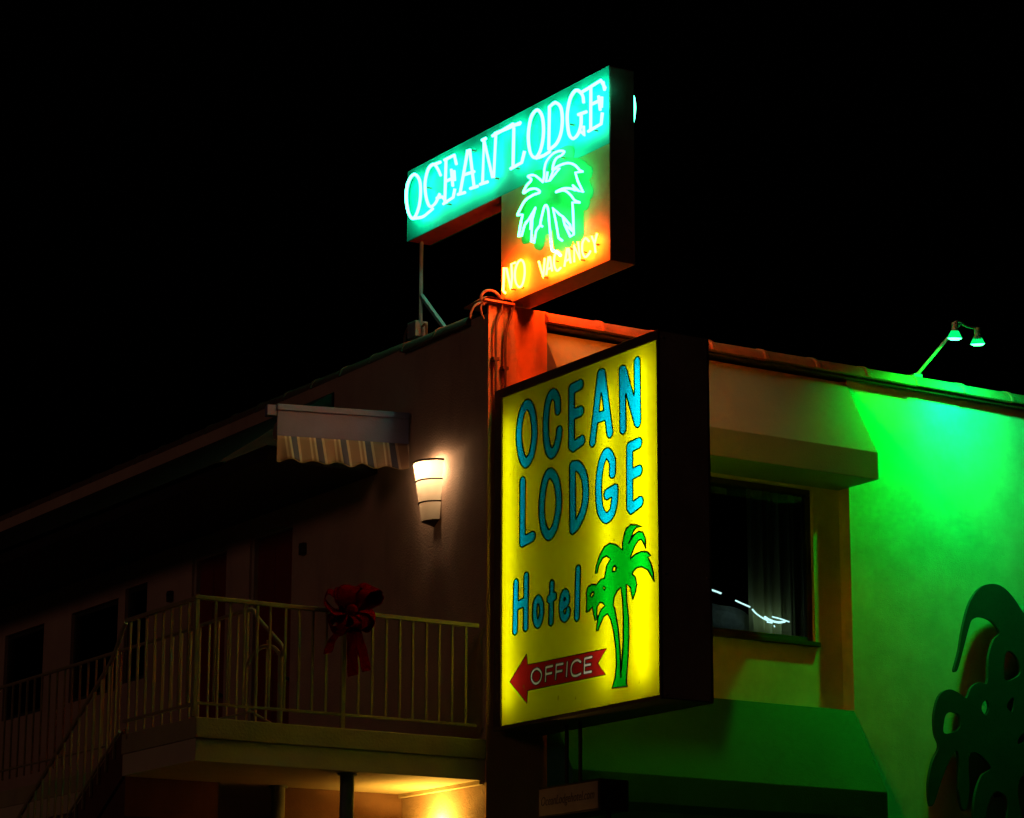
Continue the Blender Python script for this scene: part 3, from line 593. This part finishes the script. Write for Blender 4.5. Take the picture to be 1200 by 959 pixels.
wall_lamp('lit three tier half cone wall lamp between the awning and the yellow sign', 0.875, 2.04, 2.585, True, M['bulb'])
wall_lamp('bright wall lamp low under the balcony, cut by the picture edge', .76, -1.22, -.72, False, glow('hot_bulb', (1., .55, .065), 1300.))

# small unlit fittings on the side wall
for y, z, lab in ((3.46, 2.21, 'small dark fitting on the beige wall between the awning and the near door'), (6.5, 2.17, 'small dark fitting on the side wall past the further door')):
    e = thing('wall_fitting', lab, 'fitting', (0, y, z), group='small dark wall fittings')
    MB().box(-.05, -.002, y-.045, y+.045, z-.07, z+.05).build('housing', M['band'], e, bevel=.01)
    MB().cyl((-.06, y, z+.01), (-.05, y, z+.01), .025, n=12).build('button', M['dark'], e)

# ------------------------------------------------------------------ the big back-lit hotel sign
XF, XB, SY, SZ0, SZ1 = .064, .566, 2.58, .024, 3.098
sg = thing('hotel_sign', 'big back lit yellow box sign with blue letters, green palms and red office arrow', 'sign', ((XF+XB)/2, -1.3, SZ0))
c = MB(); t = .03
c.box(XF, XB, -SY, -.03, SZ1-t, SZ1); c.box(XF, XB, -SY, -.03, SZ0, SZ0+t)
c.box(XF, XB, -SY, -SY+t, SZ0+t, SZ1-t); c.box(XF, XB, -.06, -.03, SZ0+t, SZ1-t)
c.build('cabinet', M['cab'], sg)
def rim(x0, x1):
    f = MB(); a, b, e, d = .145, .018, .08, .03      # widths: wall end, street end, top, bottom
    f.box(x0, x1, -SY-.004, -.026, SZ1-e, SZ1+.004); f.box(x0, x1, -SY-.004, -.026, SZ0-.004, SZ0+d)
    f.box(x0, x1, -a, -.026, SZ0+d, SZ1-e); f.box(x0, x1, -SY-.004, -SY+b, SZ0+d, SZ1-e)
    return f
ep = MB().box(XF+.012, XB-.012, -SY-.003, -SY-.0005, SZ0+.01, SZ1-.01)
for zz in (.06, 1.05, 2.05, 3.04):
    for xx in (XF+.035, XB-.035): ep.cyl((xx, -SY-.003, zz), (xx, -SY-.009, zz), .009, n=8)
ep.build('end_panel', M['end'], sg)
rim(XF-.012, XF+.01).build('frame', M['cab'], sg, bevel=.003)
rim(XB-.01, XB+.012).build('frame', M['cab'], sg, bevel=.003)
PX = XF+.004
pl = lambda u, v: (PX, -u, v)
letters = [(ch, blob(st, r)) for ch, r, st in LETTERS]
pals = PALM; arrow = ARROW
text = [(ch, blob(st, r, .005)) for ch, r, st in OFFICE]
rect = [(.10, SZ0+.01), (SY-.005, SZ0+.01), (SY-.005, SZ1-.02), (.10, SZ1-.02)]
face = [rect]+[l for _, ls in letters for l in ls]+list(pals)+[arrow]
fill(face, pl).build('face', M['yellow'], sg)
MB().add([(XB-.004, -.08, SZ0+.02), (XB-.004, -SY+.01, SZ0+.02), (XB-.004, -SY+.01, SZ1-.03), (XB-.004, -.08, SZ1-.03)], [(0,1,2,3)]).build('face', M['yellow'], sg)
def outlined(name, loops, mat, w=.0065, lab=None):
    o = fill(loops, pl).build(name, mat, sg)
    if lab: o['label'] = lab
    b = MB()
    for lp in loops: b.tube([(PX-.002, -p[0], p[1]) for p in lp], w, 5, closed=True)
    b.build('outline', M['ink'], o)
    return o
for ch, ls in letters: outlined('letter', ls, M['blue'], lab='blue letter '+ch)
outlined('palm_motif', pals, M['green'], .0075)
ao = outlined('arrow', [arrow]+[l for _, ls in text for l in ls], M['redac'], .004)
for ch, ls in text: fill(ls, pl).build('letter', M['white'], ao, label='white letter '+ch)
xm = (XF+XB)/2
for yy, mt in ((.23, 'tube_worn'), (1.80, 'tube_soft'), (2.30, 'tube')):
    MB().cyl((XF+.145, -yy, .2), (XF+.145, -yy, 2.9 if yy > 2 else 2.78), .019, n=10).build('light_tube', M[mt], sg, smooth=True)
b = MB(); b.box(.12, .5, -.028, .002, .5, .62); b.box(.12, .5, -.028, .002, 2.4, 2.52); b.build('bracket', M['cab'], sg)

# ------------------------------------------------------------------ the upper neon sign
UX0, UX1 = .253, .512
YB, YF, YP = 1.93, -1.603, .182          # wall end, street end, where the deep part begins
ZB, ZM, ZTP = 3.978, 5.055, 5.772
ns = thing('neon_sign', 'upper L shaped neon sign with teal and orange panels on the corner pilaster', 'sign', ((UX0+UX1)/2, 0, ZB))
outl = [(YB, ZTP), (YF, ZTP), (YF, ZB), (YP, ZB), (YP, ZM), (YB, ZM)]
MB().prism(outl, 0, UX0+.003, UX1-.003).build('cabinet', M['cab_red'], ns, bevel=.004)
MB().box(UX0+.004, UX1-.004, YF-.006, YF-.001, ZB+.01, ZTP-.01).build('end_panel', M['end'], ns)
for xa, xb in ((UX0-.004, UX0+.0025), (UX1-.0025, UX1+.004)):
    MB().box(xa, xb, YF, YB, ZM-.005, ZTP).build('panel', M['teal_panel'], ns, label='teal upper panel')
    MB().box(xa, xb, YF, YP, ZB, ZM-.009).build('panel', M['warm_panel'], ns, label='orange lower panel behind the palm and NO VACANCY')
def neon(name, strokes, mat, r, far=None, lab=None, XN=.175):
    """tube strokes on the near face; far = (shift along the sign) makes the same tubes, turned round, on the other face"""
    mb = MB(); sp = MB()
    for line in expand(strokes):
        P = []
        for p in line:
            if far is None: P.append((XN, -p[0], p[1]))
            else: P.append((UX1+(UX0-XN), far+p[0], p[1]))
        closed = (Vector(P[0])-Vector(P[-1])).length < 1e-4
        mb.tube(P, r, 6, closed=closed)
        if not sp.v:
            e = P[len(P)//2]; q = list(e); q[0] = UX0 if far is None else UX1
            sp.cyl(e, q, .008, n=6)
    o = mb.build(name, mat, ns, smooth=True)
    if lab: o['label'] = lab
    sp.build('tube_support', M['mortar'], o)
    return o
NR = .015
for ch, st in NEON: neon('neon_letter', st, M['neon_cyan'], NR, lab='white cyan neon letter '+ch)
neon('neon_palm', NPALM, M['neon_green'], .011)
fill([max(blob(NPALM, .06, .014), key=len)], lambda u, v: (UX0-.0065, -u, v)).build('palm_glow_patch', M['palm_glow'], ns)  # patch round the tubes, coloured as their green glow on the panel
for ch, st in VAC: neon('neon_letter', st, M['neon_amber'], .0105, lab='yellow neon letter '+ch, XN=.2)
far_shift = (YB+YF)
for i, (ch, st) in enumerate(NEON): neon('neon_letter', st, M['neon_cyan_far' if i else 'neon_cyan'], NR, far_shift, lab='far side cyan neon letter '+ch)
pc = (YP+YF)
neon('neon_palm', NPALM, M['neon_green_far'], .011, pc)
for ch, st in VAC: neon('neon_letter', st, M['neon_amber_far'], .0105, pc, lab='far side yellow neon letter '+ch, XN=.2)
MB().cyl((.38, 1.87, 3.55), (.38, 1.87, ZM), .019, n=10).build('support_post', M['steel'], ns, smooth=True)
MB().tube([(.38, 1.86, 4.50), (.38, 1.47, 4.13), (.38, 1.2, 3.87)], .026, 4).build('brace', M['steel'], ns)

jb = thing('junction_box', 'small metal junction box with bent conduits at the foot of the sign post', 'junction box', (.2, 1.62, 3.95))
MB().box(.13, .27, 1.54, 1.70, 3.99, 4.15).build('box', M['steel'], jb, bevel=.01)
MB().tube(catmull([(.2, 1.71, 4.09), (.2, 1.80, 4.13), (.2, 1.86, 4.07), (.2, 1.87, 3.93)], False, 5), .014, 8).tube(catmull([(.2, 1.53, 4.09), (.2, 1.47, 4.10), (.2, 1.45, 4.02), (.2, 1.45, 3.9)], False, 5), .012, 8).build('conduit', M['cable'], jb, smooth=True)

# cables looping over the corner
labs = ['left conduit on the orange pilaster, looping high over the corner cap', 'right conduit on the orange pilaster, bending over the cap beside the sign',
        'thin cable arching left from the cap over the side coping', 'short cable curling down the corner just under the cap']
for p, r, lab in zip(CABLES, (.013, .013, .011, .010), labs):
    cb = MB().tube(catmull(p, False, 6), r, 8)
    if r == .013:
        x, y, z = p[2]
        cb.box(x-.03, x+.03, y-.012, 0, z-.3, z-.27)
    tag(cb.build('cable', M['cable'], smooth=True), lab, 'cable', 'cables and conduits at the sign corner')

# ------------------------------------------------------------------ small dark sign below
ss = thing('small_sign', 'small unlit box sign with faded web address hanging under the big sign', 'sign', (.345, -1.0, -.78))
MB().box(.202, .49, -1.48, -.535, -.775, -.51).build('cabinet', M['dark'], ss, bevel=.006)
MB().box(.196, .2015, -1.455, -.55, -.755, -.53).build('face', M['sign_white'], ss)
tc = bpy.data.curves.new('web', 'FONT'); tc.body = 'OceanLodgehotel.com'; tc.shear = .25; tc.extrude = .0008; tc.resolution_u = 3
to = bpy.data.objects.new('web', tc); COL.objects.link(to)
me = bpy.data.meshes.new_from_object(to.evaluated_get(bpy.context.evaluated_depsgraph_get()))
xsv = [v.co.x for v in me.vertices]; k = .82/(max(xsv)-min(xsv)); x0 = min(xsv)
tm = MB(); tm.add([(.1945-v.co.z, -.585-(v.co.x-x0)*k, -.672+v.co.y*k*1.25) for v in me.vertices], [tuple(p.vertices) for p in me.polygons])
bpy.data.objects.remove(to); bpy.data.meshes.remove(me); bpy.data.curves.remove(tc)
tm.build('lettering', M['sign_ink'], ss)
for y in (-.76, -.97): MB().cyl((.345, y, -.51), (.345, y, .022), .017, n=10).build('hanger', M['dark'], ss, smooth=True)
MB().cyl((.345, -1.40, -4.55), (.345, -1.40, -.775), .02, n=10).build('pole', M['dark'], ss, smooth=True)

# ------------------------------------------------------------------ cut-out palm on the street wall
MURAL = [[tuple(p)[:2] for p in catmull([(*a, 0) for a in lp], True, 4)] for lp in MURAL]
pm = fill(MURAL, lambda u, v: (u, -.05, v))
f0 = list(pm.f); n = len(pm.v)
slab = MB(); slab.add(pm.v, f0); slab.add([(x, -.015, z) for x, y, z in pm.v], f0)
for lp in MURAL:
    k = len(lp)
    slab.add([(u, -.05, v) for u, v in lp]+[(u, -.015, v) for u, v in lp], [(i, (i+1) % k, k+(i+1) % k, k+i) for i in range(k)])
pr = thing('palm_cutout', 'dark teal cut out palm silhouette standing off the green lit wall', 'wall ornament', (5.9, 0, .4))
slab.build('silhouette', M['teal_metal'], pr)
for u, v in ((5.95, 1.75), (5.75, .55), (6.15, .35), (5.95, -.2)):
    MB().cyl((u, -.015, v), (u, .06, v), .02, n=8).build('standoff', M['dark'], pr)

# ------------------------------------------------------------------ green floodlights on the parapet
fd = thing('floodlight_bracket', 'bracket with two green flood lamps leaning out over the tiled parapet', 'floodlight', (5.1, .1, 3.95))
MB().box(5.05, 5.15, .02, .14, 3.945, 3.975).build('base_plate', M['steel'], fd)
MB().tube([(5.10, .06, 3.96), (5.22, -.47, 4.385), (5.235, -.50, 4.405)], .017, 8).build('arm', M['steel'], fd, smooth=True)
MB().tube(catmull([(5.145, -.50, 4.365), (5.165, -.50, 4.41), (5.215, -.50, 4.415), (5.29, -.50, 4.385), (5.37, -.50, 4.38), (5.44, -.50, 4.385)], False, 4), .014, 8).build('crossbar', M['steel'], fd, smooth=True)
LENS = []
for (tx, tz), (lx, ly, lz) in (((5.15, 4.40), (5.16, -.475, 4.23)), ((5.44, 4.39), (5.462, -.475, 4.215))):
    a = Vector((tx, -.50, tz)); b = Vector((lx, ly, lz)); d = (b-a).normalized()
    hd = MB().cyl(a, a+d*.075, .032, n=14).cyl(a+d*.075, b-d*.012, .032, .072, n=18, caps=False).build('lamp_head', M['steel'], fd, smooth=True)
    MB().cyl(b-d*.085, b-d*.012, .039, .0735, n=20, caps=False).build('bulb_glass', M['bulb_glass'], hd, smooth=True)
    MB().cyl(b-d*.014, b+d*.004, .073, .045, n=20).build('lens', M['flood'], hd, smooth=True)
    LENS.append((b+d*.02, d))

# ------------------------------------------------------------------ lamps, sky, camera
def spot(name, loc, direction, energy, col, ang, blend, size):
    l = bpy.data.lights.new(name, 'SPOT'); l.energy = energy; l.color = col; l.spot_size = R(ang); l.spot_blend = blend; l.shadow_soft_size = size
    o = bpy.data.objects.new(name, l); COL.objects.link(o); o.location = loc
    o.rotation_euler = Vector(direction).to_track_quat('-Z', 'Y').to_euler(); return o
spot('flood_beam', LENS[0][0], (-.06, .5, -1.), 430., (.0, 1., .025), 132, 1., .05)
spot('flood_beam', LENS[1][0], (.5, .85, -1.), 260., (.0, 1., .16), 122, 1., .05)

wd = bpy.data.worlds.new('World'); scene.world = wd; wd.use_nodes = True
nt = wd.node_tree; bg = nt.nodes['Background']
sky = nt.nodes.new('ShaderNodeTexSky'); sky.sky_type = 'NISHITA'; sky.sun_disc = False
sky.sun_elevation = R(-4); sky.sun_rotation = R(200)
nt.links.new(sky.outputs[0], bg.inputs[0]); bg.inputs[1].default_value = .004
sl_ = bpy.data.lights.new('warm_fill', 'SUN'); sl_.energy = .055; sl_.angle = R(10); sl_.color = (1., .50, .34)  # unseen warm fill, added to lift the side wall out of black
so = bpy.data.objects.new('warm_fill', sl_); COL.objects.link(so); so.rotation_euler = Vector((.93, .22, -.22)).to_track_quat('-Z', 'Y').to_euler()

F_, YAW, PIT, ROL = 3318.86, .562744, .2373786, -.00286743
fw = Vector((math.sin(YAW)*math.cos(PIT), math.cos(YAW)*math.cos(PIT), math.sin(PIT)))
r0 = Vector((math.cos(YAW), -math.sin(YAW), 0)); d0 = fw.cross(r0)
rt = r0*math.cos(ROL)+d0*math.sin(ROL); dn = -r0*math.sin(ROL)+d0*math.cos(ROL)
cam = bpy.data.cameras.new('camera'); co = bpy.data.objects.new('camera', cam); COL.objects.link(co)
m = Matrix((rt, -dn, -fw)).transposed().to_4x4(); m.translation = Vector((-13.083, -21.147, -3.079))
co.matrix_world = m
cam.sensor_fit = 'HORIZONTAL'; cam.sensor_width = 36; cam.lens = F_/1200*36; cam.clip_end = 1500; cam.clip_start = .1
scene.camera = co

for o in list(scene.objects):
    if o.parent is None: o.location.z += ZG

vs_ = scene.view_settings
vs_.view_transform = 'Standard'; vs_.look = 'None'; vs_.exposure = 0; vs_.gamma = 1
scene.cycles.use_denoising = True; scene.cycles.denoiser = 'OPENIMAGEDENOISE'; scene.cycles.denoising_prefilter = 'ACCURATE'; scene.cycles.denoising_input_passes = 'RGB_ALBEDO_NORMAL'
scene.cycles.max_bounces = 8; scene.cycles.diffuse_bounces = 4; scene.cycles.transparent_max_bounces = 8
scene.cycles.sample_clamp_indirect = 4.
scene.cycles.caustics_reflective = False; scene.cycles.caustics_refractive = False
